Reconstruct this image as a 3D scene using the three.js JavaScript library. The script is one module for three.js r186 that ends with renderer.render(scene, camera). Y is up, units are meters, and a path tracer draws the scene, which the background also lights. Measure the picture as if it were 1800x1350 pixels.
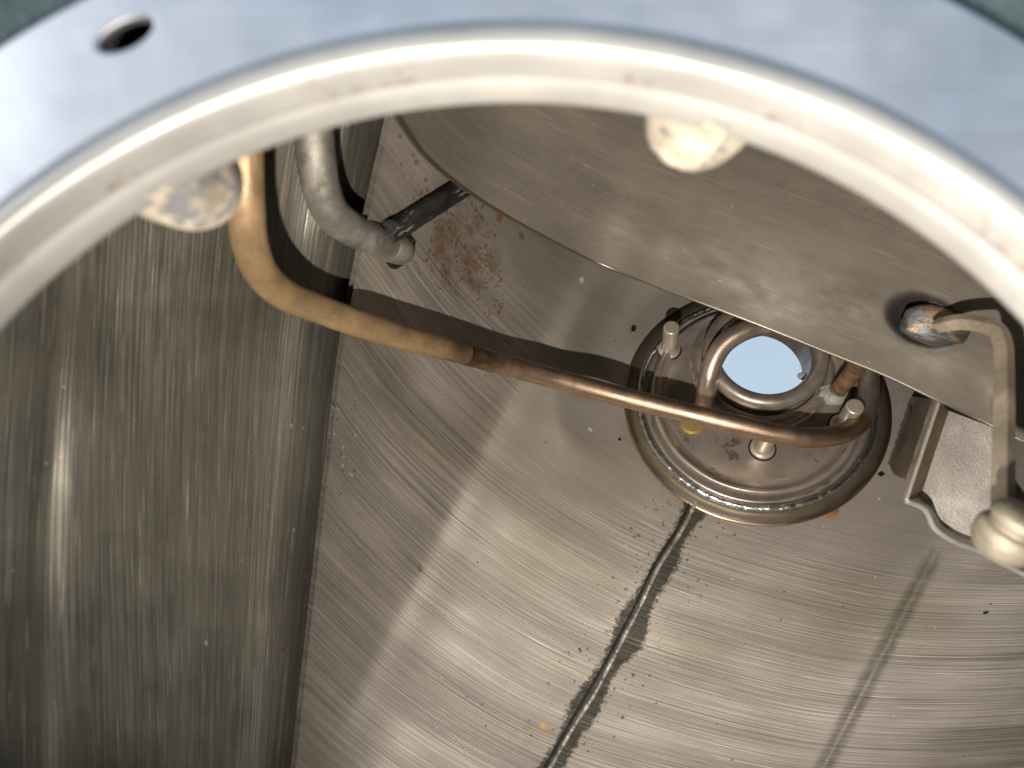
import * as THREE from 'three';
import { mergeGeometries, toCreasedNormals } from 'three/addons/utils/BufferGeometryUtils.js';

// ------------------------------------------------------------------ camera, sky, sun, lamp, exposure
const scene = new THREE.Scene();
const F = 1300, CX = 900, CY = 675;                     // focal length and centre, in pixels of an 1800 x 1350 picture
const PITCH = THREE.MathUtils.degToRad(10), HC = 0.136; // the lens looks 10 degrees up, 13.6 cm above the ground
const camera = new THREE.PerspectiveCamera(2 * Math.atan(CY / F) * 180 / Math.PI, 4 / 3, 0.002, 4000);
camera.position.set(0, HC, 0);
camera.lookAt(0, HC + Math.sin(PITCH), -Math.cos(PITCH));
camera.updateMatrixWorld(true);
camera.focus = 0.195;
camera.userData.fStop = 19;

// millimetres right / up / ahead of the lens -> metres in the world
const sp = Math.sin(PITCH), cp = Math.cos(PITCH);
const W = (x, y, z) => new THREE.Vector3(x / 1000, HC + (y * cp + z * sp) / 1000, (y * sp - z * cp) / 1000);
// a place seen at pixel (px, py), z mm ahead -> mm
const at = (px, py, z) => new THREE.Vector3((px - CX) / F * z, (CY - py) / F * z, z);

const renderer = new THREE.WebGLRenderer({ antialias: true });
renderer.toneMapping = THREE.LinearToneMapping;
renderer.toneMappingExposure = 1.0;
renderer.shadowMap.enabled = true;

// seeded noise
let seed = 20240611;
const rnd = () => { seed = (seed * 1664525 + 1013904223) >>> 0; return seed / 4294967296; };
const PERM = new Float32Array(65536); for (let i = 0; i < 65536; i++) PERM[i] = rnd();
const hash = (x, y) => PERM[((x * 374761393 + y * 668265263) ^ (x * 1274126177 >> 7)) & 65535];
const sm = (t) => t * t * (3 - 2 * t);
function noise(x, y) {
  const xi = Math.floor(x), yi = Math.floor(y), fx = sm(x - xi), fy = sm(y - yi);
  const a = hash(xi, yi), b = hash(xi + 1, yi), c = hash(xi, yi + 1), d = hash(xi + 1, yi + 1);
  return a + (b - a) * fx + (c - a + (a - b - c + d) * fx) * fy;
}
function noiseS(x, y) {                                    // rows that run along x, each with its own phase
  const yi = Math.floor(y), fy = sm(y - yi), row = (k) => { const X = x + hash(k, 911) * 97, xi = Math.floor(X), f = sm(X - xi); return lerp(hash(xi, k), hash(xi + 1, k), f); };
  return lerp(row(yi), row(yi + 1), fy);
}
const fbm = (x, y, n = 4) => { let s = 0, a = 0.5, t = 0; for (let i = 0; i < n; i++) { s += a * noise(x, y); t += a; a *= 0.5; x = x * 2.03 + 17.1; y = y * 2.03 + 5.7; } return s / t; };
const clamp = (x, a = 0, b = 1) => Math.min(b, Math.max(a, x));
const ss = (a, b, x) => sm(clamp((x - a) / (b - a)));
const gs = (x) => Math.exp(-x * x);
function lerp(a, b, t) { return a + (b - a) * t; }


{ // pale, lightly clouded daylight sky
  const w = 512, h = 256, d = new Float32Array(w * h * 4);
  for (let j = 0; j < h; j++) for (let i = 0; i < w; i++) {
    const el = (j + 0.5) / h * Math.PI - Math.PI / 2, k = (j * w + i) * 4, up = Math.max(0, Math.sin(el));
    const az = i / w * 2 * Math.PI, cl = ss(0.42, 0.75, fbm(3 + Math.cos(az) * 2.2 / (0.35 + up), 7 + Math.sin(az) * 2.2 / (0.35 + up), 4)) * 0.55;
    const t = Math.pow(up, 0.6);
    let c = [lerp(0.61, 0.33, t), lerp(0.735, 0.49, t), lerp(0.81, 0.72, t)];
    c = c.map((v, q) => lerp(v, [0.78, 0.80, 0.82][q], cl * ss(0.18, 0.5, up)));
    if (el < 0) c = [0.22, 0.24, 0.23];
    d[k] = c[0]; d[k + 1] = c[1]; d[k + 2] = c[2]; d[k + 3] = 1;
  }
  const t = new THREE.DataTexture(d, w, h, THREE.RGBAFormat, THREE.FloatType);
  t.mapping = THREE.EquirectangularReflectionMapping; t.magFilter = t.minFilter = THREE.LinearFilter; t.wrapS = THREE.RepeatWrapping; t.needsUpdate = true;
  scene.background = t; scene.environment = t;
}
const sun = new THREE.DirectionalLight(0xfffcf8, 0.9);
sun.position.copy(W(-1420, 560, -1240).sub(W(0, 0, 0))).add(W(0, 0, 150)); sun.target.position.copy(W(0, 0, 150));
sun.castShadow = true; sun.shadow.radius = 7;
sun.shadow.camera.left = sun.shadow.camera.bottom = -0.5; sun.shadow.camera.right = sun.shadow.camera.top = 0.5;
scene.add(sun, sun.target);

const LAMP = [-9, -50, 0];                           // mm from the lens: a hand torch held just below it
const torch = new THREE.SpotLight(0xfff4e6, 0.165, 0, 0.94, 0.78, 2);
torch.position.copy(W(...LAMP)); torch.target.position.copy(W(42, 12, 215));
torch.castShadow = true; torch.shadow.radius = 0.1;
scene.add(torch, torch.target);

// ------------------------------------------------------------------ helpers
const used = {};
function numbered(n) { const k = used[n] = (used[n] ?? -1) + 1; return k ? `${n}_${String(k).padStart(3, '0')}` : n; }
function thing(name, label, category, basePoint, group) {
  const o = new THREE.Group(); o.name = numbered(name); o.position.copy(basePoint); scene.add(o);
  o.userData = { label, category }; if (group) o.userData.group = group;
  return o;
}
// geometry in world metres -> a named mesh under its parent
function part(name, geo, mat, parent, extra) {
  parent.updateWorldMatrix(true, false);
  geo.applyMatrix4(parent.matrixWorld.clone().invert());
  const m = new THREE.Mesh(geo, mat); m.name = name; m.castShadow = m.receiveShadow = true;
  if (extra) Object.assign(m.userData, extra);
  parent.add(m); return m;
}
function grid(nu, nv, fn, uvfn, keep) {                  // fn(u, v) -> Vector3 in mm
  const p = [], uv = [], idx = [], mm = [];
  for (let j = 0; j <= nv; j++) for (let i = 0; i <= nu; i++) {
    const u = i / nu, v = j / nv, q = fn(u, v); mm.push(q);
    p.push(...W(q.x, q.y, q.z).toArray()); uv.push(...(uvfn ? uvfn(u, v) : [u, v]));
  }
  for (let j = 0; j < nv; j++) for (let i = 0; i < nu; i++) {
    const a = j * (nu + 1) + i, b = a + 1, c = a + nu + 1, d = c + 1;
    if (keep && !(keep(mm[a]) && keep(mm[b]) && keep(mm[c]) && keep(mm[d]))) continue;
    idx.push(a, c, b, b, c, d);
  }
  const g = new THREE.BufferGeometry();
  g.setAttribute('position', new THREE.Float32BufferAttribute(p, 3)); g.setAttribute('uv', new THREE.Float32BufferAttribute(uv, 2)); g.setIndex(idx);
  g.computeVertexNormals(); return g;
}
function sheet(nu, nv, fn, uvfn, keep, thick = 1.0, rimmed = true) {     // a sheet with a back and rims, thick mm, laid behind the face that is seen
  const e = 1e-3, nrm = (u, v) => {
    const a = fn(clamp(u + e), v).sub(fn(clamp(u - e), v)), b = fn(u, clamp(v + e)).sub(fn(u, clamp(v - e)));
    const n = a.cross(b).normalize(); return n.z < 0 ? n.negate() : n; };
  const front = grid(nu, nv, fn, uvfn, keep);
  const back = grid(Math.ceil(nu / 2), Math.ceil(nv / 2), (u, v) => fn(u, v).addScaledVector(nrm(u, v), thick), uvfn, keep);
  back.index.array.reverse(); back.computeVertexNormals();
  const rims = !rimmed ? [] : [[0, 1], [1, 1], [0, 0], [1, 0]].map(([s, alongV]) => grid(alongV ? nv : nu, 1, (a, b) => { const u = alongV ? s : a, v = alongV ? a : s; return fn(u, v).addScaledVector(nrm(u, v), b * thick); }, (a) => (uvfn ? (alongV ? uvfn(s, a) : uvfn(a, s)) : [a, 0])));
  return mergeGeometries([front, back, ...rims]);
}
const smoothPath = (pts) => new THREE.CatmullRomCurve3(pts, false, 'centripetal');
function tube(path, n, radius, sides = 24, shape, capped = true) {       // mm; radius may be a function of t; shape(t) -> [across, along] squash
  const fr = path.computeFrenetFrames(n, false), p = [], uv = [], idx = [], L = path.getLength();
  for (let i = 0; i <= n; i++) {
    const t = i / n, c = path.getPointAt(t), r = typeof radius === 'function' ? radius(t) : radius, [sa, sb] = shape ? shape(t) : [1, 1];
    const tan = fr.tangents[i], view = c.clone().normalize(), side = tan.clone().cross(view).normalize(), out = side.clone().cross(tan).normalize();
    for (let k = 0; k <= sides; k++) {
      const a = k / sides * 2 * Math.PI, q = c.clone().addScaledVector(side, Math.cos(a) * r * sa).addScaledVector(out, Math.sin(a) * r * sb);
      p.push(...W(q.x, q.y, q.z).toArray()); uv.push(t * L / 20, k / sides * 2 * Math.PI * r / 20);
    }
  }
  for (let i = 0; i < n; i++) for (let k = 0; k < sides; k++) { const a = i * (sides + 1) + k, b = a + sides + 1; idx.push(a, b, a + 1, b, b + 1, a + 1); }
  for (const e of capped ? [0, n] : []) { // caps
    const c = path.getPointAt(e / n), at0 = p.length / 3; p.push(...W(c.x, c.y, c.z).toArray()); uv.push(0, 0);
    for (let k = 0; k < sides; k++) { const a = e * (sides + 1) + k; e ? idx.push(at0, a + 1, a) : idx.push(at0, a, a + 1); }
  }
  const g = new THREE.BufferGeometry();
  g.setAttribute('position', new THREE.Float32BufferAttribute(p, 3)); g.setAttribute('uv', new THREE.Float32BufferAttribute(uv, 2)); g.setIndex(idx); g.computeVertexNormals(); 
  return g;
}
// turning matrix: local x, y, z axes (mm frame) at origin o -> world metres
function frame(o, x, y, z) {
  const m = new THREE.Matrix4(), O = W(o.x, o.y, o.z), d = (v) => W(v.x, v.y, v.z).sub(W(0, 0, 0));
  return m.makeBasis(d(x), d(y), d(z)).setPosition(O);
}
function put(geo, m) {
  geo.applyMatrix4(m); if (m.determinant() < 0 && geo.index) { geo.index.array.reverse(); }
  return geo;
}
function tex(w, h, fn, srgb = false, repeat = true) {     // fn(u, v) -> [r, g, b] linear (or a number), v up
  const d = new Uint8Array(w * h * 4), enc = (c) => srgb ? (c <= 0.0031308 ? 12.92 * c : 1.055 * Math.pow(c, 1 / 2.4) - 0.055) : c;
  for (let j = 0; j < h; j++) for (let i = 0; i < w; i++) {
    const c = fn((i + 0.5) / w, (j + 0.5) / h), k = (j * w + i) * 4;
    if (typeof c === 'number') d[k] = d[k + 1] = d[k + 2] = clamp(enc(clamp(c))) * 255;
    else for (let q = 0; q < 3; q++) d[k + q] = clamp(enc(clamp(c[q]))) * 255;
    d[k + 3] = 255;
  }
  const t = new THREE.DataTexture(d, w, h, THREE.RGBAFormat);
  t.wrapS = t.wrapT = repeat ? THREE.RepeatWrapping : THREE.ClampToEdgeWrapping; t.magFilter = THREE.LinearFilter; t.minFilter = THREE.LinearMipmapLinearFilter; t.generateMipmaps = true;
  if (srgb) t.colorSpace = THREE.SRGBColorSpace; t.needsUpdate = true; return t;
}
const mul = (c, k) => [c[0] * k, c[1] * k, c[2] * k];
const mixc = (a, b, t) => [lerp(a[0], b[0], t), lerp(a[1], b[1], t), lerp(a[2], b[2], t)];

// ------------------------------------------------------------------ the inside of the tank as surfaces
const N = new THREE.Vector3(-0.15, 0.48, -1).normalize();       // towards the lens
const FO = at(1325, 703, 215);
// floor: a bent sheet; its brushing runs along the curve T, its straight lines along G
const TP = [[330, 60, 185], [380, 200, 168], [450, 340, 148], [520, 470, 120], [605, 590, 84], [700, 715, 45], [800, 815, 19], [840, 850, 11.5], [900, 895, 5], [1000, 960, 1.6], [1120, 1020, 0.4], [1240, 1062, 0], [1400, 1105, 0], [1530, 1130, 1], [1700, 1140, 5], [1850, 1135, 12], [2000, 1120, 21], [2150, 1095, 31]];
const TC = new THREE.CatmullRomCurve3(TP.map(([x, y, b]) => new THREE.Vector3(x, y, b * 2)), false, 'centripetal');
const GX = -0.462, GY = 0.887, S0 = -560, S1 = 760;
const TL = TC.getLength();
TC.arcLengthDivisions = 600; TC.updateArcLengths();
const TT = []; for (let i = 0; i <= 800; i++) TT.push(TC.getPointAt(i / 800));
const Tat = (u) => { const f = clamp(u) * 800, i = Math.min(799, Math.floor(f)), q = TT[i], r = TT[i + 1], k = f - i; return [lerp(q.x, r.x, k), lerp(q.y, r.y, k), lerp(q.z, r.z, k) / 2]; };
const planeZ = (px, py) => 227.5 / (1 + 0.15 * (px - CX) / F - 0.48 * (CY - py) / F);
function floorPix(u, v) { const [x, y, b] = Tat(u), s = lerp(S0, S1, v); return [x + s * GX, y + s * GY, b, s, x]; }
// the floor starts at its crease with the left wall
const LP = [[712, 60], [690, 190], [642, 400], [605, 590], [580, 800], [560, 980], [540, 1160], [520, 1350], [505, 1490]];
const creaseLine = (py) => { let i = 0; while (i < LP.length - 2 && py > LP[i + 1][1]) i++; return lerp(LP[i][0], LP[i + 1][0], (py - LP[i][1]) / (LP[i + 1][1] - LP[i][1])); };
const creaseX = (py) => { let t = 0; for (let k = -4; k <= 4; k++) t += creaseLine(py + k * 22); return t / 9; };
function floorRaw(u, v) {
  const [px, py, b, s, tx] = floorPix(u, v), dl = Math.max(0, px - creaseX(py));
  let z = planeZ(px, py) - b * (1 + 0.6 * clamp((-s - 50) / 400, 0, 2));
  if (s > 80) { const e = Math.min(s, 360); z -= 5 * ((e - 80) / 320) ** 2 + (s - e) * 0.027; }
  const dA = tx - 832, dC = tx - 1560, wave = ss(-330, -120, s);
  z += 1.5 * gs((dA + 12) / (dA > -12 ? 24 : 36)) * ss(620, 300, s) + 1.1 * gs(dC / 12) * ss(-210, -150, s);
  z += wave * lerp(0.34, 0.2, ss(760, 900, tx)) * Math.sin((s + 95) / 195 * 2 * Math.PI + tx * 0.0016) * ss(1350, 1000, tx) + wave * 0.06 * Math.sin(s / 83 * 2 * Math.PI + 1 + tx * 0.004);
  z -= 5 * Math.exp(-dl / 22) * ss(-330, -120, s);
  const q = at(px, py, z), d = at(px, py, 1), zp = FO.dot(N) / d.dot(N), rr = q.distanceTo(FO);
  return rr < 58 ? at(px, py, lerp(z, zp, ss(58, 41, rr))) : q;
}
function floorUV(px, py) {                               // where on the floor a pixel lands (u, v)
  let best = [0, 0, 1e9];
  for (let i = 0; i <= 800; i++) { const s = (py - TT[i].y) / GY, e = Math.abs(TT[i].x + s * GX - px); if (e < best[2]) best = [i / 800, (s - S0) / (S1 - S0), e]; }
  return best;
}
const floorPoint = (px, py) => { const [u, v] = floorUV(px, py); return floorRaw(u, v); };
const UL = []; for (let j = 0; j <= 400; j++) { let lo = 0, hi = 0.9; for (let k = 0; k < 30; k++) { const m = (lo + hi) / 2, [x, y] = floorPix(m, j / 400); if (x < creaseX(y)) lo = m; else hi = m; } UL.push(lo); }
const ulAt = (v) => { const f = clamp(v) * 400, i = Math.min(399, Math.floor(f)); return lerp(UL[i], UL[i + 1], f - i); };
const floorU = (u, v) => lerp(ulAt(v), 1, u);
function floorAt(u, v) { const U = floorU(u, v), q = floorRaw(U, v), d = (U - ulAt(v)) * TL; return q; }

// filler flange: plane through the floor
const FU = new THREE.Vector3(0, 1, 0).cross(N).normalize().negate(); if (FU.x < 0) FU.negate();
const FV = N.clone().cross(FU).normalize(); if (FV.y < 0) FV.negate();
function onFlange(px, py, h = 0) {                       // (u, v) mm in the flange's plane, h above it, seen at that pixel
  const d = at(px, py, 1), o = FO.clone().addScaledVector(N, h), k = o.dot(N) / d.dot(N), q = d.multiplyScalar(k).sub(o);
  return [q.dot(FU), q.dot(FV)];
}
const flangePt = (u, v, h) => FO.clone().addScaledVector(FU, u).addScaledVector(FV, v).addScaledVector(N, h);
const flangeFrame = (u = 0, v = 0, h = 0) => frame(flangePt(u, v, h), FU, N, FV.clone().negate());   // local y = out of the flange

// ------------------------------------------------------------------ materials
const STEEL = [0.335, 0.305, 0.275];
// floor maps: u along the brushing, v across it
const FTW = 2048, FTH = 1320, pxU = TL, pxV = S1 - S0;
const SEAM = [[1228, 868], [1212, 905], [1196, 935], [1159, 998], [1126, 1065], [1100, 1117], [1074, 1165], [1044, 1220], [1011, 1276], [970, 1346], [905, 1460]];
const scorch = SEAM.map(([x, y]) => { const q = floorUV(x, y); return [q[0] * pxU, q[1] * pxV]; });
const flecks = [];                                        // rust spots, specks: u, v, ru, rv, colour
function fleck(px, py, r, c, a = 1) { const q = floorUV(px, py); flecks.push([q[0] * pxU, q[1] * pxV, r, r * (0.6 + rnd() * 0.7), c, a]); }
const RUST = [0.27, 0.15, 0.06], RUST2 = [0.16, 0.095, 0.045], BLACK = [0.02, 0.018, 0.015], PALE = [0.72, 0.62, 0.5];
fleck(1464, 903, 10, [0.42, 0.21, 0.07], 0.9); fleck(1470, 897, 6, RUST); fleck(740, 1000, 8, RUST); fleck(955, 1277, 12, [0.40, 0.28, 0.16], 0.75); fleck(957, 1276, 7, [0.5, 0.38, 0.24], 0.6); fleck(925, 1281, 11, [0.36, 0.25, 0.14], 0.6); fleck(924, 1281, 5, [0.3, 0.27, 0.23], 0.7); fleck(880, 380, 9, RUST); fleck(918, 415, 7, RUST);
fleck(1549, 833, 6, BLACK); fleck(1115, 577, 5, BLACK); fleck(1090, 772, 3, BLACK); fleck(1733, 1077, 5, BLACK); fleck(1024, 492, 5, PALE); fleck(1037, 755, 4, PALE); fleck(1546, 877, 3, PALE);
for (let i = 0; i < 26; i++) { const a = rnd() * 6.28, r = Math.sqrt(rnd()); fleck(815 + Math.cos(a) * 55 * r, 435 + Math.sin(a) * 75 * r, 9 + rnd() * 12, [0.2, 0.11, 0.05], 0.3); }
for (let i = 0; i < 900; i++) { const a = rnd() * 6.28, r = Math.sqrt(rnd()) * (0.5 + 0.6 * noise(a * 2 + 9, 4)); fleck(812 + Math.cos(a) * 66 * r + (rnd() - 0.5) * 24, 440 + Math.sin(a) * 100 * r, 0.7 + Math.pow(rnd(), 3) * 3.2, rnd() < 0.4 ? RUST : RUST2, 0.25 + rnd() * 0.5); }
for (let i = 0; i < 60; i++) fleck(840 + rnd() * 45, 470 + rnd() * 90, 1 + rnd() * 2.2, RUST, 0.8);
for (let i = 0; i < 46; i++) { const t = rnd(); fleck(lerp(690, 770, t) + (rnd() - 0.5) * 90, lerp(200, 320, t) + (rnd() - 0.5) * 110, 1.5 + rnd() * 4, rnd() < 0.6 ? RUST : [0.5, 0.33, 0.24], 0.9); }
for (let i = 0; i < 40; i++) fleck(585 + (rnd() - 0.5) * 50 + rnd() * 30, 780 + (rnd() - 0.5) * 230, 1.2 + rnd() * 2, rnd() < 0.5 ? RUST2 : PALE, 0.7);
for (let i = 0; i < 90; i++) fleck(760 + rnd() * 1000, 560 + rnd() * 780, 0.8 + rnd() * 1.4, rnd() < 0.55 ? PALE : BLACK, 0.7);
for (let i = 0; i < 120; i++) { const t = rnd() * 0.86, k = Math.floor(t * 9.99), f = t * 9.99 - k, o = (rnd() < 0.66 ? -1 : 1) * (26 + Math.pow(rnd(), 2) * 62); fleck(lerp(SEAM[k][0], SEAM[k + 1][0], f) + o, lerp(SEAM[k][1], SEAM[k + 1][1], f) + o * 0.36, 1.1 + rnd() * 2.2, [0.07, 0.06, 0.045], 0.35 + rnd() * 0.45); }
const fleckCells = new Map();
for (const f of flecks) { const R = Math.max(f[2], f[3]) + 3; for (let i = Math.floor((f[0] - R) / 32); i <= Math.floor((f[0] + R) / 32); i++) for (let j = Math.floor((f[1] - R) / 32); j <= Math.floor((f[1] + R) / 32); j++) { const k = i * 4096 + j; if (!fleckCells.has(k)) fleckCells.set(k, []); fleckCells.get(k).push(f); } }
function segDist(x, y, P) { let best = 1e9, side = 0, along = 0, acc = 0; for (let i = 0; i + 1 < P.length; i++) { const [x0, y0] = P[i], [x1, y1] = P[i + 1], dx = x1 - x0, dy = y1 - y0, l2 = dx * dx + dy * dy, t = clamp(((x - x0) * dx + (y - y0) * dy) / l2), d = Math.hypot(x - x0 - t * dx, y - y0 - t * dy), l = Math.sqrt(l2); if (d < best) { best = d; side = Math.sign((x - x0) * dy - (y - y0) * dx); along = acc + t * l; } acc += l; } return [best, side, along]; }
// how strongly the floor is brushed there
const brushed = (x, y) => { const s = y + S0, tx = Tat(x / pxU)[0]; const edge = tx < 830 ? -300 : lerp(-70, -175, ss(830, 1250, tx)); return 0.25 + 0.75 * ss(edge - 60, edge + 70, s + (noise(x * 0.02, y * 0.05) - 0.5) * 60); };
// long fine scratches: strongly stretched noise along x
function streak(x, y) {
  const w = (noise(x * 0.003, y * 0.02) - 0.5) * 6;
  return 0.5 + 1.25 * (0.36 * noiseS(x * 0.006 + 3, (y + w) * 0.62) + 0.14 * noiseS(x * 0.011 + 9, (y + w) * 0.27 + 40) + 0.50 * noiseS(x * 0.005 + 31, (y + w) * 1.0 + 11) - 0.5);
}
function scratch(x, y) { const k = noiseS(x * 0.007 + 71, (y + (noise(x * 0.002, y * 0.01) - 0.5) * 14) * 0.8 + 13); return k > 0.82 ? Math.pow((k - 0.82) / 0.18, 1.3) : 0; }
const floorColor = tex(FTW, FTH, (u, v) => {
  const x = u * pxU, y = v * pxV, b = brushed(x, y);
  let c = mul(STEEL, 0.84 + 0.36 * fbm(x * 0.008, y * 0.012, 4));
  c = mixc(c, [0.25, 0.225, 0.17], 0.55 * ss(0.45, 0.75, fbm(x * 0.0045 + 40, y * 0.006 + 9, 3)));
  c = mul(c, 1 + b * (0.2 + 0.55 * noise(x * 0.005 + 50, y * 0.016 + 20)) * (streak(x, y) - 0.5) + 0.10 * (noise(x * 0.6, y * 0.6) - 0.5));
  c = mixc(c, [0.62, 0.58, 0.53], clamp(b * 0.75 * (scratch(x, y) * (0.25 + noise(x * 0.006 + 4, y * 0.02)) + 0.7 * scratch(x * 0.995 + y * 0.1, y * 0.995 - x * 0.1 + 500) * ss(0.45, 0.7, noise(x * 0.006 + 80, y * 0.02)))));
  { const e = Math.abs(Tat(u)[0] - 1561 + 7 * (noise(y * 0.02, 3) - 0.5)), yy = y + S0; if (e < 26 && yy > -205) c = mixc(c, mul([0.10, 0.10, 0.065], 0.5 + noise(x * 0.3, y * 0.3)), 0.42 * ss(13, 3, e + 9 * (noise(x * 0.12, y * 0.12) - 0.5)) * ss(-205, -185, yy) * (0.45 + 0.55 * noise(y * 0.02 + 7, 1))); }
  const [d, side, al] = segDist(x, y, scorch);
  if (d < 70) {                                           // scorched band along the weld, uneven on both sides
    const wv = side < 0 ? 13 + 16 * noise(al * 0.012 + 5, 2) : 12 + 34 * Math.pow(noise(al * 0.014 + 1, 8), 1.5);
    const k = ss(wv + 5, wv - 5, d + (noise(x * 0.25, y * 0.25) - 0.5) * 9);
    c = mixc(c, mul([0.05, 0.048, 0.04], 0.5 + noise(x * 0.07, y * 0.4)), 0.93 * k);
  }
  const fl = fleckCells.get(Math.floor(x / 32) * 4096 + Math.floor(y / 32));
  if (fl) for (const f of fl) { const e = Math.hypot((x - f[0]) / f[2], (y - f[1]) / f[3]) + (noise(x * 0.5, y * 0.5) - 0.5) * 0.7; if (e < 1.1) c = mixc(c, f[4], f[5] * ss(1.1, 0.7, e)); }
  return c;
}, true, false);
const floorBump = tex(FTW, FTH, (u, v) => { const x = u * pxU, y = v * pxV, b = brushed(x, y); return 0.5 + b * 0.75 * (streak(x, y) - 0.5) + 0.06 * (noise(x * 0.5, y * 0.5) - 0.5) + 0.1 * b * scratch(x, y); }, false, false);
const floorRough = tex(1024, 512, (u, v) => { const x = u * pxU, y = v * pxV, b = brushed(x, y); const r = lerp(0.78, 0.68, b) + 0.2 * (fbm(x * 0.01 + 8, y * 0.03, 3) - 0.5) + b * 0.22 * (streak(x, y) - 0.5); return [1, r, 1]; }, false, false);
const M = {};
const std = (o) => new THREE.MeshPhysicalMaterial({ color: 0xffffff, metalness: 0.9, roughness: 0.45, ...o });
M.floor = std({ map: floorColor, bumpMap: floorBump, bumpScale: 0.0001, roughnessMap: floorRough, roughness: 1, metalness: 0.8 });

// a general brushed / blotchy steel, repeated; uv 1 = 60 mm
function steelMaps(base, { streaky = 1, blotch = 0.3, rust = 0, seedX = 0, w = 1024, h = 1024, sx = 3, sy = 220, rustC = RUST, speck = 0.15, dots = 0 }) {
  const per = (x, y, fx, fy, o) => { // tileable noise
    const X = x * fx, Y = y * fy, xi = Math.floor(X), yi = Math.floor(Y), f = sm(X - xi), g = sm(Y - yi), q = (i, j) => hash(((i % fx) + fx) % fx + o, ((j % fy) + fy) % fy + o * 3);
    return lerp(lerp(q(xi, yi), q(xi + 1, yi), f), lerp(q(xi, yi + 1), q(xi + 1, yi + 1), f), g); };
  const perS = (x, y, fx, fy, o) => { const Y = y * fy, yi = Math.floor(Y), g = sm(Y - yi), row = (k) => { const kk = ((k % fy) + fy) % fy, X = x * fx + hash(kk, o + 5) * fx, xi = Math.floor(X), f = sm(X - xi), m = (n) => ((n % fx) + fx) % fx; return lerp(hash(m(xi) + o, kk + o * 7), hash(m(xi + 1) + o, kk + o * 7), f); }; return lerp(row(yi), row(yi + 1), g); };
  const st = (x, y) => 0.5 * perS(x, y, sx, sy, seedX + 11) + 0.3 * perS(x, y, sx * 2, Math.floor(sy / 2.6), seedX + 57) + 0.2 * perS(x, y, sx, sy * 2, seedX + 91);
  const bl = (x, y) => 0.5 * per(x, y, 5, 5, seedX + 5) + 0.3 * per(x, y, 12, 12, seedX + 7) + 0.2 * per(x, y, 31, 31, seedX + 9);
  const ru = (x, y) => 0.5 * per(x, y, 9, 9, seedX + 205) + 0.3 * per(x, y, 27, 27, seedX + 207) + 0.2 * per(x, y, 90, 90, seedX + 209);
  const map = tex(w, h, (x, y) => {
    const B = bl(x, y); let c = mul(base, 1 + blotch * (B - 0.5) * 2 + streaky * 0.5 * (st(x, y) - 0.5) + speck * (per(x, y, 300, 300, seedX + 3) - 0.5));
    const sc = perS(x, y, sx * 2, Math.floor(sy * 1.6), seedX + 301); if (streaky && sc > 0.86) c = mixc(c, [0.6, 0.56, 0.5], (sc - 0.86) * 5 * streaky);
    if (rust) c = mixc(c, mul(rustC, 0.6 + 0.8 * per(x, y, 120, 120, seedX + 77)), ss(0.72 - rust * 0.4, 0.82 - rust * 0.35, ru(x, y)) * 0.85);
    return c; }, true);
  const toS = (v) => 255 * (v <= 0.0031308 ? 12.92 * v : 1.055 * Math.pow(v, 1 / 2.4) - 0.055), px = map.image.data;
  for (let n = 0; n < dots; n++) { // loose flecks of rust and scale
    const cx = rnd() * w, cy = rnd() * h, r1 = 1.5 + Math.pow(rnd(), 4) * 7, r2 = r1 * (0.5 + rnd() * 0.6), an = rnd() * 3.14, c = rnd() < 0.5 ? [0.5, 0.43, 0.34] : rnd() < 0.6 ? RUST : RUST2, R = Math.ceil(r1 + 2);
    for (let j = -R; j <= R; j++) for (let i = -R; i <= R; i++) { const a = (i * Math.cos(an) + j * Math.sin(an)) / r1, b = (-i * Math.sin(an) + j * Math.cos(an)) / r2, e = Math.hypot(a, b) + (noise(i * 0.6 + n * 7, j * 0.6) - 0.5) * 0.8; if (e < 1) { const o = ((((cy + j | 0) + h) % h) * w + (((cx + i | 0) + w) % w)) * 4, k = 0.8 * ss(1, 0.6, e); for (let q = 0; q < 3; q++) px[o + q] = lerp(px[o + q], toS(c[q]), k); } } }
  const bump = tex(w, h, (x, y) => 0.5 + streaky * 0.7 * (st(x, y) - 0.5) + 0.25 * (bl(x, y) - 0.5) * (1 - streaky * 0.5) + speck * 0.6 * (per(x, y, 260, 260, seedX + 21) - 0.5));
  const rough = tex(512, 512, (x, y) => [1, clamp(0.8 + 0.45 * (bl(y, x) - 0.5) + 0.3 * streaky * (st(x, y) - 0.5)), 1]);
  return { map, bumpMap: bump, roughnessMap: rough };
}
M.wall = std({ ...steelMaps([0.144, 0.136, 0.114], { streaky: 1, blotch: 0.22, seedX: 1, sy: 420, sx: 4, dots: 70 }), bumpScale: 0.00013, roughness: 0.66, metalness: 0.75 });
M.baffle = std({ ...steelMaps([0.18, 0.161, 0.132], { streaky: 0.35, blotch: 0.22, seedX: 2, dots: 46 }), bumpScale: 0.00012, roughness: 0.95, metalness: 0.62 });
M.edge = std({ color: 0x857b72, roughness: 0.4, metalness: 1 });
M.rim = std({ ...steelMaps([0.60, 0.62, 0.67], { streaky: 0.25, blotch: 0.2, seedX: 4, w: 512, h: 512, speck: 0.08, dots: 5 }), bumpScale: 0.00008, roughness: 0.6, metalness: 0.95 });
M.lip = std({ ...steelMaps([0.40, 0.395, 0.38], { streaky: 0.2, blotch: 0.22, seedX: 5, w: 512, h: 512, speck: 0.08, rust: 0.1, rustC: [0.3, 0.26, 0.22] }), bumpScale: 0.00006, roughness: 0.55, metalness: 0.35 });
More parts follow.
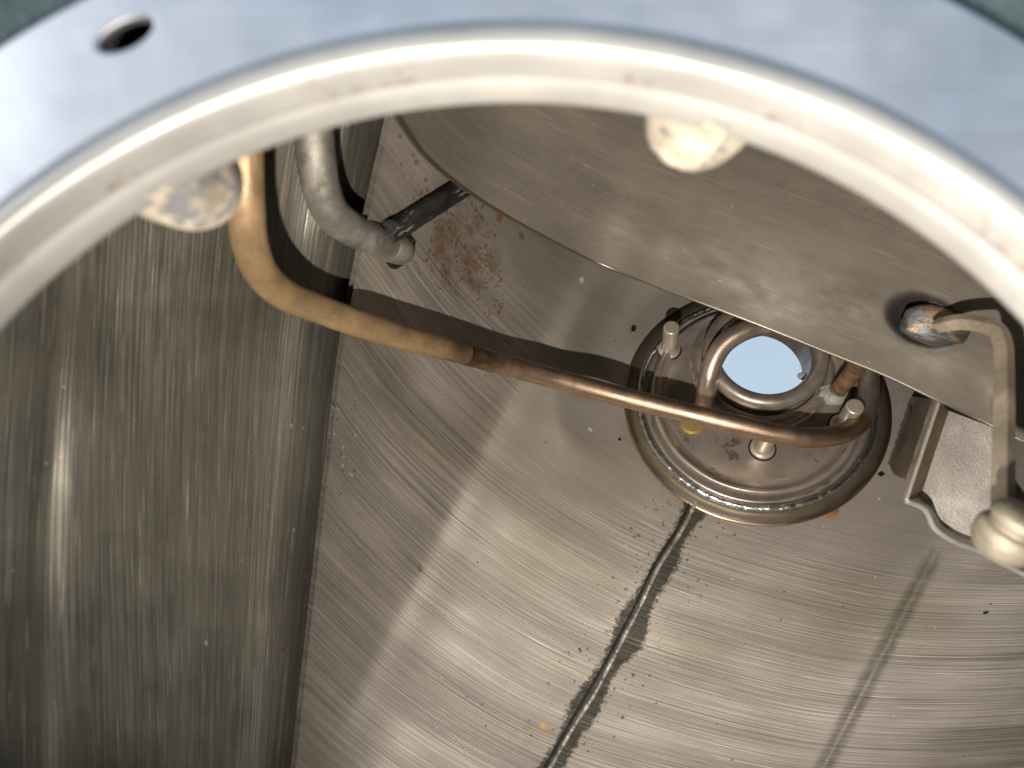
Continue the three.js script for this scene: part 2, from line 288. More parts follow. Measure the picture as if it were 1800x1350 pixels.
M.nut = std({ ...steelMaps([0.70, 0.64, 0.52], { streaky: 0, blotch: 0.7, seedX: 6, w: 512, h: 512, rust: 0.42, rustC: [0.30, 0.30, 0.35] }), bumpScale: 0.0006, roughness: 0.75, metalness: 0.6 });
M.skin = std({ ...steelMaps([0.095, 0.135, 0.135], { streaky: 0, blotch: 0.35, seedX: 7, w: 512, h: 512, speck: 0.7 }), bumpScale: 0.0004, roughness: 0.6, metalness: 0.1 });
M.dark = std({ color: 0x0d0c0a, roughness: 0.75, metalness: 0.1 });
M.ochre = std({ ...steelMaps([0.30, 0.205, 0.11], { streaky: 0.5, blotch: 0.3, seedX: 8, w: 512, h: 512, sx: 4, sy: 60, speck: 0.4 }), bumpScale: 0.00012, roughness: 0.55, metalness: 0.5 });
M.copper = std({ ...steelMaps([0.42, 0.30, 0.215], { streaky: 0.35, blotch: 0.3, seedX: 9, w: 512, h: 512, sx: 4, sy: 60, speck: 0.5 }), bumpScale: 0.00008, roughness: 0.5, metalness: 0.95 });
M.bronze = std({ ...steelMaps([0.34, 0.29, 0.245], { streaky: 0.2, blotch: 0.3, seedX: 10, w: 512, h: 512, speck: 0.4 }), bumpScale: 0.00008, roughness: 0.42, metalness: 0.75 });
M.zinc = std({ ...steelMaps([0.27, 0.255, 0.225], { streaky: 0, blotch: 0.5, seedX: 11, w: 512, h: 512, rust: 0.12, rustC: [0.16, 0.15, 0.12], speck: 0.5 }), bumpScale: 0.00016, roughness: 0.8, metalness: 0.7 });
M.flange = std({ ...steelMaps([0.40, 0.35, 0.31], { streaky: 0.1, blotch: 0.45, seedX: 12, w: 512, h: 512, rust: 0.04, rustC: [0.2, 0.15, 0.1] }), bumpScale: 0.00015, roughness: 0.46, metalness: 0.7 });
M.bead = std({ ...steelMaps([0.5, 0.53, 0.55], { streaky: 0, blotch: 0.4, seedX: 13, w: 256, h: 256 }), bumpScale: 0.0003, roughness: 0.34, metalness: 1 });
M.stud = std({ ...steelMaps([0.60, 0.53, 0.45], { streaky: 0.2, blotch: 0.2, seedX: 14, w: 256, h: 256 }), bumpScale: 0.00005, roughness: 0.45, metalness: 0.6 });
M.rusty = std({ ...steelMaps([0.25, 0.145, 0.08], { streaky: 0, blotch: 0.5, seedX: 15, w: 256, h: 256, rust: 0.25, rustC: [0.12, 0.06, 0.03], speck: 0.5 }), bumpScale: 0.0004, roughness: 0.8, metalness: 0.3 });
M.sealant = std({ ...steelMaps([0.33, 0.33, 0.33], { streaky: 0, blotch: 0.3, seedX: 16, w: 256, h: 256 }), bumpScale: 0.0004, roughness: 0.55, metalness: 0 });
M.brass = std({ color: 0xe9d07c, roughness: 0.35, metalness: 0.8 });
M.tray = std({ ...steelMaps([0.66, 0.615, 0.575], { streaky: 0, blotch: 0.18, seedX: 17, w: 512, h: 512, speck: 0.6 }), bumpScale: 0.00012, roughness: 0.62, metalness: 0.7 });
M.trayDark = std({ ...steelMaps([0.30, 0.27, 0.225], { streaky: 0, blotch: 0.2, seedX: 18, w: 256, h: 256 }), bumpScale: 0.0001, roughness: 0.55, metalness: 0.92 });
M.trayRim = std({ ...steelMaps([0.2, 0.15, 0.09], { streaky: 0.3, blotch: 0.6, seedX: 41, w: 256, h: 256 }), bumpScale: 0.0002, roughness: 0.7, metalness: 0.6 });
M.strapPale = std({ ...steelMaps([0.42, 0.4, 0.32], { streaky: 0, blotch: 0.3, seedX: 42, w: 256, h: 256 }), bumpScale: 0.0001, roughness: 0.5, metalness: 0.8 });
M.knob = std({ ...steelMaps([0.31, 0.28, 0.22], { streaky: 0, blotch: 0.5, seedX: 44, w: 256, h: 256 }), bumpScale: 0.0004, roughness: 0.8, metalness: 0.6 });
M.seam = std({ ...steelMaps([0.30, 0.28, 0.245], { streaky: 0, blotch: 0.9, seedX: 46, w: 256, h: 256 }), bumpScale: 0.0003, roughness: 0.7, metalness: 0.6 });
M.joint = std({ ...steelMaps([0.02, 0.0195, 0.0185], { streaky: 0.6, blotch: 0.6, seedX: 31, w: 256, h: 256, sx: 3, sy: 40 }), bumpScale: 0.0001, roughness: 1, metalness: 0, specularIntensity: 0.15 });  // near-black: dark rail together with the shade painted around it
M.strap = std({ ...steelMaps([0.70, 0.62, 0.51], { streaky: 0.3, blotch: 0.35, seedX: 19, w: 512, h: 512, speck: 0.4 }), bumpScale: 0.0002, roughness: 0.55, metalness: 0.8 });
M.tint = std({ ...steelMaps([0.36, 0.31, 0.26], { streaky: 0, blotch: 0.3, seedX: 20, w: 512, h: 512 }), bumpScale: 0.0001, roughness: 0.42, metalness: 0.9 });

// ------------------------------------------------------------------ ground
{
  const g = new THREE.PlaneGeometry(3000, 3000).rotateX(-Math.PI / 2);
  const uv = g.attributes.uv; for (let i = 0; i < uv.count; i++) uv.setXY(i, uv.getX(i) * 3000, uv.getY(i) * 3000);
  const m = new THREE.MeshStandardMaterial({ map: tex(512, 512, (x, y) => mul([0.20, 0.21, 0.19], 0.7 + 0.6 * fbm(x * 30, y * 30, 4)), true), roughness: 0.9 });
  const o = part('ground', g, m, scene); o.userData = { kind: 'structure' };
}

// ------------------------------------------------------------------ the tank
const RY = -37.8, RX = 0.25;                              // axis of the round opening, mm
const tank = thing('fuel_tank', 'brushed steel fuel tank seen inside through its round flanged opening', 'fuel tank', W(20, -130, 180));
const ringFrame = (z) => frame(new THREE.Vector3(RX, RY, z), new THREE.Vector3(1, 0, 0), new THREE.Vector3(0, 1, 0), new THREE.Vector3(0, 0, -1)); // local z to the lens
const bolts = [...Array(8)].map((_, i) => (-25.6 + 51.43 * (i ? i + 1 : 0)) * Math.PI / 180).slice(0, 6);
{
  // outer skin: front plate with the opening, four sides, back with a wide cut-out
  const box = [-122, 205, -132, 118];
  const rr = (x0, x1, y0, y1, r) => { const s = new THREE.Shape(); s.moveTo(x0 + r, y0); s.lineTo(x1 - r, y0); s.absarc(x1 - r, y0 + r, r, -Math.PI / 2, 0); s.lineTo(x1, y1 - r); s.absarc(x1 - r, y1 - r, r, 0, Math.PI / 2); s.lineTo(x0 + r, y1); s.absarc(x0 + r, y1 - r, r, Math.PI / 2, Math.PI); s.lineTo(x0, y0 + r); s.absarc(x0 + r, y0 + r, r, Math.PI, Math.PI * 1.5); return s; };
  const plate = (hole, z, d) => { const s = rr(box[0] - RX, box[1] - RX, box[2] - RY, box[3] - RY, 22); s.holes.push(...hole); const g = new THREE.ExtrudeGeometry(s, { depth: d, bevelEnabled: false, curveSegments: 96 }); const uv = g.attributes.uv; for (let i = 0; i < uv.count; i++) uv.setXY(i, uv.getX(i) / 60, uv.getY(i) / 60); return put(g, ringFrame(z)); };
  const circ = (x, y, r) => { const p = new THREE.Path(); p.absarc(x, y, r, 0, Math.PI * 2, true); return p; };
  part('front_panel', plate([circ(0, 0, 68), ...bolts.map((a) => circ(Math.sin(a) * 73.4, Math.cos(a) * 73.4, 2.9))], 62.6, 1.2), M.skin, tank);
  part('back_panel', plate([circ(104, 46, 48)], 300, 1.4), M.skin, tank);
  const s = rr(box[0] - RX, box[1] - RX, box[2] - RY, box[3] - RY, 22); s.holes.push(new THREE.Path(rr(box[0] - RX + 1.4, box[1] - RX - 1.4, box[2] - RY + 1.4, box[3] - RY - 1.4, 20.6).getPoints(24).reverse()));
  part('side_shell', put(new THREE.ExtrudeGeometry(s, { depth: 234, bevelEnabled: false, curveSegments: 24 }), ringFrame(298.55)), M.skin, tank);
}
let flangePart;
{ // flange ring with bolt holes and one long slot
  const s = new THREE.Shape(); s.absarc(0, 0, 77.2, 0, Math.PI * 2, false);
  const inner = new THREE.Path(); inner.absarc(0, 0, 67.0, 0, Math.PI * 2, true); s.holes.push(inner);
  for (const a of bolts) { const p = new THREE.Path(); p.absellipse(Math.sin(a) * 73.4, Math.cos(a) * 73.4, 2.85, 1.45, 0, Math.PI * 2, true, -a); s.holes.push(p); }
  const g = new THREE.ExtrudeGeometry(s, { depth: 0.5, bevelEnabled: true, bevelThickness: 0.35, bevelSize: 0.4, bevelOffset: 0, bevelSegments: 5, curveSegments: 160 });
  const uv = g.attributes.uv; for (let i = 0; i < uv.count; i++) uv.setXY(i, uv.getX(i) / 60, uv.getY(i) / 60);
  flangePart = part('mounting_flange', put(g, ringFrame(60.9)), M.rim, tank);
  // rolled lip round the opening, lathe about the opening's axis
  const prof = [[67.6, 61.5], [67.3, 60.1], [66.8, 59.5], [66.1, 59.05], [65.4, 58.9], [64.8, 59.1], [64.35, 59.7], [64.05, 60.5], [63.85, 61.4], [63.72, 62.0], [63.8, 62.4], [63.98, 62.75], [63.95, 63.1], [63.7, 63.5], [63.4, 64.1], [63.25, 65], [63.2, 66], [63.35, 67.2], [63.9, 67.9], [65.0, 68.0], [66.4, 67.4]];
  const c = new THREE.SplineCurve(prof.map(([r, z]) => new THREE.Vector2(r, z)));
  const lg = new THREE.LatheGeometry(c.getPoints(90).map((q) => new THREE.Vector2(q.x, 62 - q.y)), 320);
  const luv = lg.attributes.uv; for (let i = 0; i < luv.count; i++) luv.setXY(i, luv.getX(i) * 7, luv.getY(i) * 0.25);
  lg.rotateX(Math.PI / 2); part('rolled_lip', put(lg, ringFrame(62)), M.lip, flangePart);
  // weld nuts behind two of the bolt holes, and a raised ring round the hole
  for (const i of [0, 1]) {
    const a = bolts[i], a2 = i ? 16.3 * Math.PI / 180 : -30 * Math.PI / 180, R = 68.6;
    const cn = new THREE.SplineCurve([[5.5, 65], [5.6, 70], [5.5, 76], [5.25, 79.2], [4.6, 80.6], [3.2, 81], [0.01, 81.1]].map(([r, z]) => new THREE.Vector2(r, 65 - z)));
    const ng = new THREE.LatheGeometry(cn.getPoints(40), 48); const p = ng.attributes.position;
    for (let k = 0; k < p.count; k++) { const q = 1 + 0.05 * (fbm(p.getX(k) * 0.7 + 20 + i * 9, p.getZ(k) * 0.7 + p.getY(k) * 0.3 + 30, 3) - 0.5); p.setX(k, p.getX(k) * q); p.setZ(k, p.getZ(k) * q); }
    ng.computeVertexNormals(); const nuv = ng.attributes.uv; for (let k = 0; k < nuv.count; k++) nuv.setXY(k, nuv.getX(k) * 1.6 + i * 0.4, nuv.getY(k) * 0.9);
    ng.rotateX(Math.PI / 2).translate(Math.sin(a2) * R, Math.cos(a2) * R, 0);
    part('weld_nut', put(ng, ringFrame(65)), M.nut, flangePart);
  }
  for (const a of bolts.slice(0, 1)) { const cup = new THREE.LatheGeometry([[2.85, 0], [2.9, -9], [0.01, -9]].map(([r, h]) => new THREE.Vector2(r, h)), 32).rotateX(Math.PI / 2).translate(Math.sin(a) * 73.4, Math.cos(a) * 73.4, 0); part('dark_hole_cup', put(cup, ringFrame(63.7)), M.dark, flangePart); }  // dark cup added behind the bolt hole so that it looks black
}
// left wall: from the crease at the floor to a fold nearer the lens
const lineL = (b) => { const q = floorRaw(ulAt(b), b); return [CX + q.x / q.z * F, CY - q.y / q.z * F, q.z]; };
const inNeck = (q) => { if (CY - q.y / q.z * F > 1560) return false; const d = q.clone().sub(FO); return Math.hypot(d.dot(FU), d.dot(FV)) > 34.6 || Math.abs(d.dot(N)) > 25; };
const floorPart = part('floor_panel', sheet(420, 330, floorAt, (u, v) => [floorU(u, v), v], inNeck, 1.1, false), M.floor, tank);
{ // weld bead along the floor's seam
  const px = SEAM;
  const c = smoothPath(px.map(([x, y]) => floorPoint(x, y).multiplyScalar(0.9985)));
  const g = tube(c, 420, (t) => 0.55 * (0.75 + 0.5 * noise(t * 95, 3) + 0.25 * (noise(t * 260, 9) - 0.5)), 10, () => [1, 0.7]);
  part('seam_weld', g, M.seam, floorPart);
  const c2 = smoothPath(px.map(([x, y]) => floorPoint(x - 9, y - 3).multiplyScalar(0.9995)));
  part('seam_groove', tube(c2, 120, (t) => 0.32 * (0.7 + 0.6 * noise(t * 60, 5)), 8, () => [1, 0.5]), M.dark, floorPart);
}
function wallAt(a, b) {                                   // a 0 far left .. 1 crease, b 0 top .. 1 bottom; folded at px fx
  const [lx, ly, lz] = lineL(b), pw = lerp(1, 0.66, ss(0.15, 1, b)), fx = lerp(118, 66, ss(0.2, 0.75, b)), fz = lerp(98, 108, b);
  const k = a < 0.24 ? 0 : Math.pow((a - 0.24) / 0.76, pw), px = a < 0.24 ? lerp(-330, fx, a / 0.24) : lerp(fx, lx + 5, k);
  const kx = (px - fx) / (lx + 5 - fx), zw = 1 / Math.max(1e-4, lerp(1 / fz, 1 / (lz + 3.2), kx)) + Math.sin(clamp(kx) * Math.PI) * 2.6, zf = fz + 1.5 + (px - fx) * 0.06;
  const h = 13, dd = (zw - zf) / h; let z = dd > 20 ? zw : dd < -20 ? zf : zf + h * Math.log(1 + Math.exp(dd));
  z += 0.7 * gs((px - fx - 2) / 30) + 1.5 * (noise(px * 0.006 + 3, ly * 0.0035 + 8) - 0.5) * ss(0, 0.1, kx) * ss(1, 0.85, kx) - 1.3 * gs((kx - 0.86) / 0.07) + 3 * gs((kx - 1) / 0.045);
  return at(px, ly, z);
}
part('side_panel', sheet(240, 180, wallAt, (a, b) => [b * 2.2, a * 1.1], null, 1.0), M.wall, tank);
// baffle: rolled sheet with a free lower edge
const EP = [[640, 90, 92], [690, 190, 108], [745, 270, 127], [830, 340, 149], [940, 405, 166], [1050, 460, 178], [1150, 500, 174], [1230, 530, 170], [1340, 572, 166], [1460, 620, 163], [1560, 660, 160], [1650, 703, 157], [1730, 740, 155], [1800, 775, 152], [1930, 840, 148], [2080, 915, 143]];
const EC = new THREE.CatmullRomCurve3(EP.map((q) => new THREE.Vector3(...q)), false, 'centripetal');
const dent = { x: 1622, y: 563, a: 0.35 };
function baffleAt(a, q) {
  const e = EC.getPointAt(a), px = e.x + q * 150, py = e.y - q * 470 + 60 * q * (1 - a), z0 = e.z * (1 - 0.02 * q - 0.42 * Math.pow(q, 2.1));
  const dx = px - dent.x, dy = py - dent.y, u = dx * Math.cos(dent.a) + dy * Math.sin(dent.a), v = -dx * Math.sin(dent.a) + dy * Math.cos(dent.a), r = Math.hypot(u / 62, v / 40);
  return at(px, py, z0 + 4.5 * ss(1.15, 0.45, r) - 0.3 * Math.exp(-(((r - 1.2) / 0.15) ** 2)));
}
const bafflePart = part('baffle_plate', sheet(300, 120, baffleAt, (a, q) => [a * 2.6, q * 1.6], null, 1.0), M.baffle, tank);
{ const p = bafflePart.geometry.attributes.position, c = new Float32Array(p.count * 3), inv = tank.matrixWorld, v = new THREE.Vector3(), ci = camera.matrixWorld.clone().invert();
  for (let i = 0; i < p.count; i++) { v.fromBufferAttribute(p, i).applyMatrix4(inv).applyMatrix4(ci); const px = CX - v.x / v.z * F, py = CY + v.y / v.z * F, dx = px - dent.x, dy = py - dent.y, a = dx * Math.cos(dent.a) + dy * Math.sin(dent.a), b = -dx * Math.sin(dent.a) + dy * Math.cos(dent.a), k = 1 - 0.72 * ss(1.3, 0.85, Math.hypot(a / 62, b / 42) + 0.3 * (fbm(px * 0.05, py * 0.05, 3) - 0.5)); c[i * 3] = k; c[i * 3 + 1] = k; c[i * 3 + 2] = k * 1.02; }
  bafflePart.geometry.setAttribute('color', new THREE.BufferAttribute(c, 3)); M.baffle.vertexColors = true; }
part('plate_edge', tube(smoothPath([...Array(60)].map((_, i) => { const q = baffleAt(i / 59, 0); q.z += 0.5; return q; })), 240, 0.4, 10), M.edge, bafflePart);
{ // black sealed joint across the floor, up by the baffle: ridge and lip, the shadow above them put into the black
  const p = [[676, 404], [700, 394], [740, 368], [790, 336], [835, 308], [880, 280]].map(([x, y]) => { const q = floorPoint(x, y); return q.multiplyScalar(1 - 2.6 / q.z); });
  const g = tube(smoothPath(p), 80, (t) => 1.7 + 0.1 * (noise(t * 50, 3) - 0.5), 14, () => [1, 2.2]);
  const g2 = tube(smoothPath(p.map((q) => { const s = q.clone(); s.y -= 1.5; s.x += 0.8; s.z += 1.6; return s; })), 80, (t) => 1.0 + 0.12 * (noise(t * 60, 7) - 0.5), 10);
  part('joint_and_shadow', mergeGeometries([g, g2]), M.joint, floorPart);
}

// ------------------------------------------------------------------ filler neck
const neck = thing('filler_neck', 'round welded filler flange with studs around a pale open hole', 'flange', W(...flangePt(0, 0, 0).toArray()));
{
  const lathe = (pts, n = 128) => { const g = new THREE.LatheGeometry(new THREE.SplineCurve(pts.map(([r, h]) => new THREE.Vector2(r, h))).getPoints(pts.length * 7), n); const uv = g.attributes.uv; for (let i = 0; i < uv.count; i++) uv.setXY(i, uv.getX(i) * 3, uv.getY(i) * 0.5); return g; };
  // heat-tinted ring that lies on the floor
  const ring = lathe([[37.8, -0.8], [37.3, 0.1], [36.4, 0.45], [35, 0.7], [33.6, 0.9], [32.4, 0.4]]);
  { const col = [], p = ring.attributes.position; for (let i = 0; i < p.count; i++) { const r = Math.hypot(p.getX(i), p.getZ(i)), an = Math.atan2(p.getZ(i), p.getX(i)), k = r + (fbm(an * 5 + 30, r * 0.6, 3) - 0.5) * 1.6; let c = mixc([0.8, 0.85, 0.8], [0.8, 0.76, 0.6], ss(33.5, 34.8, k)); c = mixc(c, [0.6, 0.56, 0.56], ss(34.8, 35.8, k)); c = mixc(c, [0.4, 0.34, 0.3], ss(35.8, 36.6, k)); c = mixc(c, [0.9, 0.8, 0.68], ss(36.7, 37.6, k)); col.push(...c); } ring.setAttribute('color', new THREE.Float32BufferAttribute(col, 3)); }
  M.tint.vertexColors = true;
  part('heat_tinted_ring', put(ring, flangeFrame()), M.tint, neck, { label: 'ring of heat-tinted steel around the weld' });
  // bright weld bead: a torus with ripples
  const b = new THREE.TorusGeometry(32.6, 0.95, 14, 480).rotateX(Math.PI / 2), bp = b.attributes.position;
  for (let i = 0; i < bp.count; i++) { const an = Math.atan2(bp.getZ(i), bp.getX(i)), k = 1 + 0.008 * (noise(an * 30 + 400, 3) - 0.5) + 0.0015 * Math.sin(an * 150 + 3 * noise(an * 20 + 90, 1)); bp.setXYZ(i, bp.getX(i) * k, bp.getY(i) + 0.7 + 0.25 * (noise(an * 25 + 300, 8) - 0.5), bp.getZ(i) * k); }
  b.computeVertexNormals(); part('weld_bead', put(b, flangeFrame()), M.bead, neck);
  // dished plate with a raised rim; the hole is off centre, so the plate is a shape with a hole
  const dish = lathe([[32.2, 0.2], [31.2, -0.6], [30.6, -0.8], [30.0, -0.3], [29.7, 1.2], [29.3, 2.6], [28.7, 3.2], [27.9, 3.0], [27.3, 2.2], [26.6, 1.4], [25.6, 1.1], [24.6, 1.05]]);
  const dishPart = part('dished_plate', put(dish, flangeFrame()), M.flange, neck);
  const [hu, hv] = onFlange(1347, 616, 11);
  const sh = new THREE.Shape(); sh.absarc(0, 0, 24.8, 0, Math.PI * 2); const hp = new THREE.Path(); hp.absarc(hu, hv, 13.2, 0, Math.PI * 2, true); sh.holes.push(hp);
  const pg = new THREE.ExtrudeGeometry(sh, { depth: 1, bevelEnabled: false, curveSegments: 96 }); const puv = pg.attributes.uv; for (let i = 0; i < puv.count; i++) puv.setXY(i, puv.getX(i) / 60, puv.getY(i) / 60);
  part('plate_face', put(pg, frame(flangePt(0, 0, 0.03), FU, FV, N)), M.flange, dishPart);
  // step ring and collar round the hole
  const step = lathe([[20.5, 1.0], [20.2, 2.0], [19.4, 2.3], [18.6, 2.1], [18.0, 1.6], [17.4, 2.4], [17.0, 3.6]]);
  part('step_ring', put(step, flangeFrame(hu, hv, 0)), M.flange, neck);
  const collar = lathe([[15.0, 0.6], [15.2, 2], [15.9, 4.6], [16.9, 7.0], [17.3, 9.0], [16.8, 10.6], [15.5, 11.3], [14.1, 11.0], [13.1, 10.0], [12.6, 8.4], [12.5, 6], [12.5, 1], [12.6, -3]]);
  part('collar', put(collar, flangeFrame(hu, hv, 0)), M.flange, neck);
  // studs
  const stud = (px, py, len, r, mat, name, tip = [0, 0]) => {
    const [u, v] = onFlange(px, py, 1.05);
    const g = new THREE.LatheGeometry([[0.01, len], [r - 0.45, len], [r - 0.1, len - 0.12], [r, len - 0.5], [r, 1.6], [r + 0.15, 1.0], [r + 0.5, 0.8], [r + 1.0, 0.5], [r + 1.15, 0]].map(([a, h]) => new THREE.Vector2(a, h)), 40);
    const p = part(name, put(g, flangeFrame(u, v, 1.05)), mat, neck); 
    const groove = new THREE.TorusGeometry(r + 1.25, 0.28, 8, 40).rotateX(Math.PI / 2); part('groove', put(groove, flangeFrame(u, v, 1.1)), M.dark, p);
  };
  stud(1176, 614, 13.5, 2.3, M.stud, 'stud'); stud(1340, 788, 13.5, 2.3, M.stud, 'stud'); stud(1480, 748, 13.5, 2.3, M.stud, 'stud');
  // rusty drain tube set in a lump of grey sealant
  const [du, dv] = onFlange(1468, 692, 1), d0 = flangePt(du, dv, 1), d1 = at(1503, 648, d0.z - 11);
  const dr = part('drain_tube', tube(smoothPath([d0, d0.clone().lerp(d1, 0.5), d1]), 30, (t) => 2.4 + 0.2 * (noise(t * 14, 4) - 0.5), 24), M.rusty, neck, { label: 'short rusty tube set in grey sealant' });
  const sg = new THREE.SphereGeometry(1, 40, 28), spn = sg.attributes.position; for (let i = 0; i < spn.count; i++) { const k = 1 + 0.5 * (fbm(spn.getX(i) * 1.7 + 9, spn.getY(i) * 1.7 + spn.getZ(i) * 1.3 + 5, 3) - 0.5); spn.setXYZ(i, spn.getX(i) * 4.2 * k, spn.getY(i) * 2.0 * k, spn.getZ(i) * 3.2 * k); } sg.computeVertexNormals();
  part('sealant', put(sg, flangeFrame(du - 0.6, dv - 0.8, 1.6)), M.sealant, dr);
  // brass plug
  const [qu, qv] = onFlange(1217, 744, 1.1);
  part('brass_plug', put(new THREE.CylinderGeometry(3.0, 3.4, 1.2, 32), flangeFrame(qu, qv, 1.5)), M.brass, neck);
  part('burr', put(new THREE.SphereGeometry(1.5, 20, 14).scale(1, 0.5, 0.8), flangeFrame(...onFlange(1411, 661, 4), 4)), M.sealant, neck);
}

// ------------------------------------------------------------------ vent pipe: down the left, across the floor, round the neck
const vp = [[425, 180, 100], [428, 265, 104], [432, 360, 108], [440, 430, 113], [460, 480, 119], [500, 517, 127], [560, 543, 137], [640, 572, 148], [720, 596, 161], [800, 617, 175], [900, 645, 190], [1000, 672, 197], [1100, 699, 198.5], [1200, 724, 197], [1300, 748, 194], [1380, 765, 193], [1440, 769, 194], [1490, 758, 196.5], [1517, 735, 199], [1526, 700, 201], [1526, 650, 203], [1515, 600, 205], [1480, 572, 205], [1420, 566, 205], [1360, 570, 205], [1310, 581, 205], [1272, 606, 206], [1252, 640, 207], [1243, 680, 209], [1235, 720, 214]].map((q) => at(...q));
const vc = smoothPath(vp), vent = thing('vent_pipe', 'long thin bent pipe, ochre then copper brown, hooking round the pale hole', 'pipe', W(...vp[8].toArray()));
{
  // split by distance along: flattened ochre run, copper run, dark hook
  const burn = (t, a, b, c = [0.44, 0.4, 0.4]) => { const k = ss(a, b, t); return mixc([1, 1, 1], c, k); };
  const cut = (t0, t1, n, r, shape, col) => { const c = { getPointAt: (t) => vc.getPointAt(lerp(t0, t1, t)), getLength: () => vc.getLength() * (t1 - t0), computeFrenetFrames: (m) => ({ tangents: [...Array(m + 1)].map((_, i) => vc.getTangentAt(lerp(t0, t1, i / m))) }) }; const g = tube(c, n, r, 28, shape, false), p = g.attributes.position, cs = []; for (let i = 0; i < p.count; i++) { const t = clamp(Math.floor(i / 29) / n), w = t + 0.05 * (noise(i * 0.37, 5) - 0.5) + 0.1 * (noise((i % 29) * 0.5, t * 40) - 0.5); cs.push(...(col ? col(w) : [1, 1, 1])); } g.setAttribute('color', new THREE.Float32BufferAttribute(cs, 3)); return g; };
  for (const m of [M.ochre, M.copper, M.bronze]) m.vertexColors = true;
  let tA = 0, tB = 0; for (let i = 0; i <= 1000; i++) { const q = vc.getPointAt(i / 1000), x = 900 + q.x / q.z * F, y = 675 - q.y / q.z * F; if (!tA && x > 815) tA = i / 1000; if (!tB && x > 1515 && y > 690) tB = i / 1000; }
  part('flattened_run', cut(0, tA, 160, 2.72, (t) => { const k = ss(1, 0.5, t); return [1, lerp(1, 0.6, k)]; }, (t) => burn(t, 0.86, 1.0)), M.ochre, vent, { label: 'ochre flattened run of the pipe' });
  part('copper_run', cut(tA, tB, 160, 2.72, null, (t) => mixc(burn(1 - t, 0.84, 1.02, [0.3, 0.27, 0.2]), [0.72, 0.72, 0.7], ss(0.72, 0.98, t))), M.copper, vent, { label: 'copper-brown round run of the pipe' });
  part('hook', cut(tB, 1, 160, 2.72, null, (t) => mixc([0.72, 0.72, 0.7], [1.25, 1.2, 1.15], ss(0.2, 0.55, t))), M.bronze, vent, { label: 'dark bronze hook around the hole' });
}
const sp0 = [[545, 120, 118], [550, 210, 122], [556, 280, 125], [566, 335, 129], [582, 372, 133], [612, 398, 139], [650, 417, 147], [680, 432, 156]].map((q) => at(...q)); sp0.push(floorPoint(697, 437), floorPoint(704, 441).multiplyScalar(1.04));
const stubPipe = thing('overflow_pipe', 'short grey mottled pipe elbow behind the ochre pipe, left of the black rib', 'pipe', W(...sp0[6].toArray()));
{ const g = new THREE.SphereGeometry(1, 36, 24), p = g.attributes.position; for (let i = 0; i < p.count; i++) { const k = 1 + 0.35 * (fbm(p.getX(i) * 2 + 9, p.getY(i) * 2 + p.getZ(i) * 2 + 5, 3) - 0.5); p.setXYZ(i, p.getX(i) * 4.3 * k, p.getY(i) * 4.1 * k, p.getZ(i) * 1.2 * k); } g.computeVertexNormals();
  const o = floorPoint(704, 441), o2 = floorPoint(712, 441), o3 = floorPoint(704, 433), ux = o2.clone().sub(o).normalize(), n = ux.clone().cross(o3.clone().sub(o)).normalize(), uy = n.clone().cross(ux); part('weld', put(g, frame(o, ux, uy, n)), M.joint, stubPipe); }  // added lump of weld, its black standing in for contact shade
part('elbow', tube(smoothPath(sp0), 120, (t) => 3.3 + 0.06 * (noise(t * 22, 8) - 0.5), 36), M.zinc, stubPipe);

// ------------------------------------------------------------------ tray bracket at the right
const tray = thing('tray_bracket', 'pale speckled sheet-metal tray with turned-up rim beside the round flange', 'bracket', W(...at(1690, 860, 168).toArray()));
{
  // base line of the rim, its free edge, both from the top of the left side round to the lower right
  const base = [[1668, 722, 169], [1642, 800, 167], [1618, 874, 165], [1638, 892, 164.5], [1658, 922, 163.5], [1690, 941, 163], [1740, 956, 162.5], [1800, 985, 162], [1860, 1010, 161]].map((q) => at(...q));
  const edge = [[1651, 705, 161], [1621, 795, 158.5], [1593, 880, 156], [1626, 896, 157], [1644, 929, 157.5], [1678, 952, 157.5], [1722, 969, 157.5], [1792, 1005, 157], [1860, 1035, 156.5]].map((q) => at(...q));
  const B = (k, a) => new THREE.CatmullRomCurve3(k, false, 'centripetal').getPoint(clamp(a));
  const strip = (b, e, n) => sheet(n, 8, (u, v) => B(b, u).lerp(B(e, u), v), (u, v) => [u * 0.8, v * 0.2], null, 0.8);
  part('left_rim', strip(base.slice(0, 3), edge.slice(0, 3), 40), M.trayRim, tray, { label: 'brown inner face of the tray rim' });
  part('lower_rim', strip(base.slice(2), edge.slice(2), 80), M.strapPale, tray);
  const faceAt = (u, v) => { const l = v < 0.5 ? B(base.slice(0, 3), v * 2) : B(base.slice(2), (v - 0.5) * 2), r0 = v < 0.5 ? at(lerp(1746, 1752, v * 2), lerp(752, 880, v * 2), lerp(166, 163, v * 2)) : at(lerp(1752, 1862, (v - 0.5) * 2), lerp(880, 1000, (v - 0.5) * 2), lerp(163, 160, (v - 0.5) * 2)); return l.lerp(r0, u); };
  part('tray_face', sheet(40, 60, faceAt, (u, v) => [u * 0.4, v * 0.8], null, 1.0), M.tray, tray);
  part('rim_edge', tube(new THREE.CatmullRomCurve3(edge.slice(0, 3)), 60, 0.42, 10), M.lip, tray);
  part('rim_edge', tube(smoothPath(edge.slice(2)), 120, 0.62, 12), M.lip, tray);
  const shadowPlateAt = (u, v) => { const q = B(edge.slice(0, 3), clamp(lerp(0, 0.8 - 0.14 * v * v, u))), px = CX + q.x / q.z * F, py = CY - q.y / q.z * F, f = floorPoint(px - 44, py - 6).multiplyScalar(0.999); return q.add(new THREE.Vector3(0, 0, 0.8)).lerp(f, v); };
  part('shadow_plate', sheet(30, 20, shadowPlateAt, null, null, 1.0), M.trayDark, tray);  // added plate, its dark face standing in for a shadow beside the tray
}
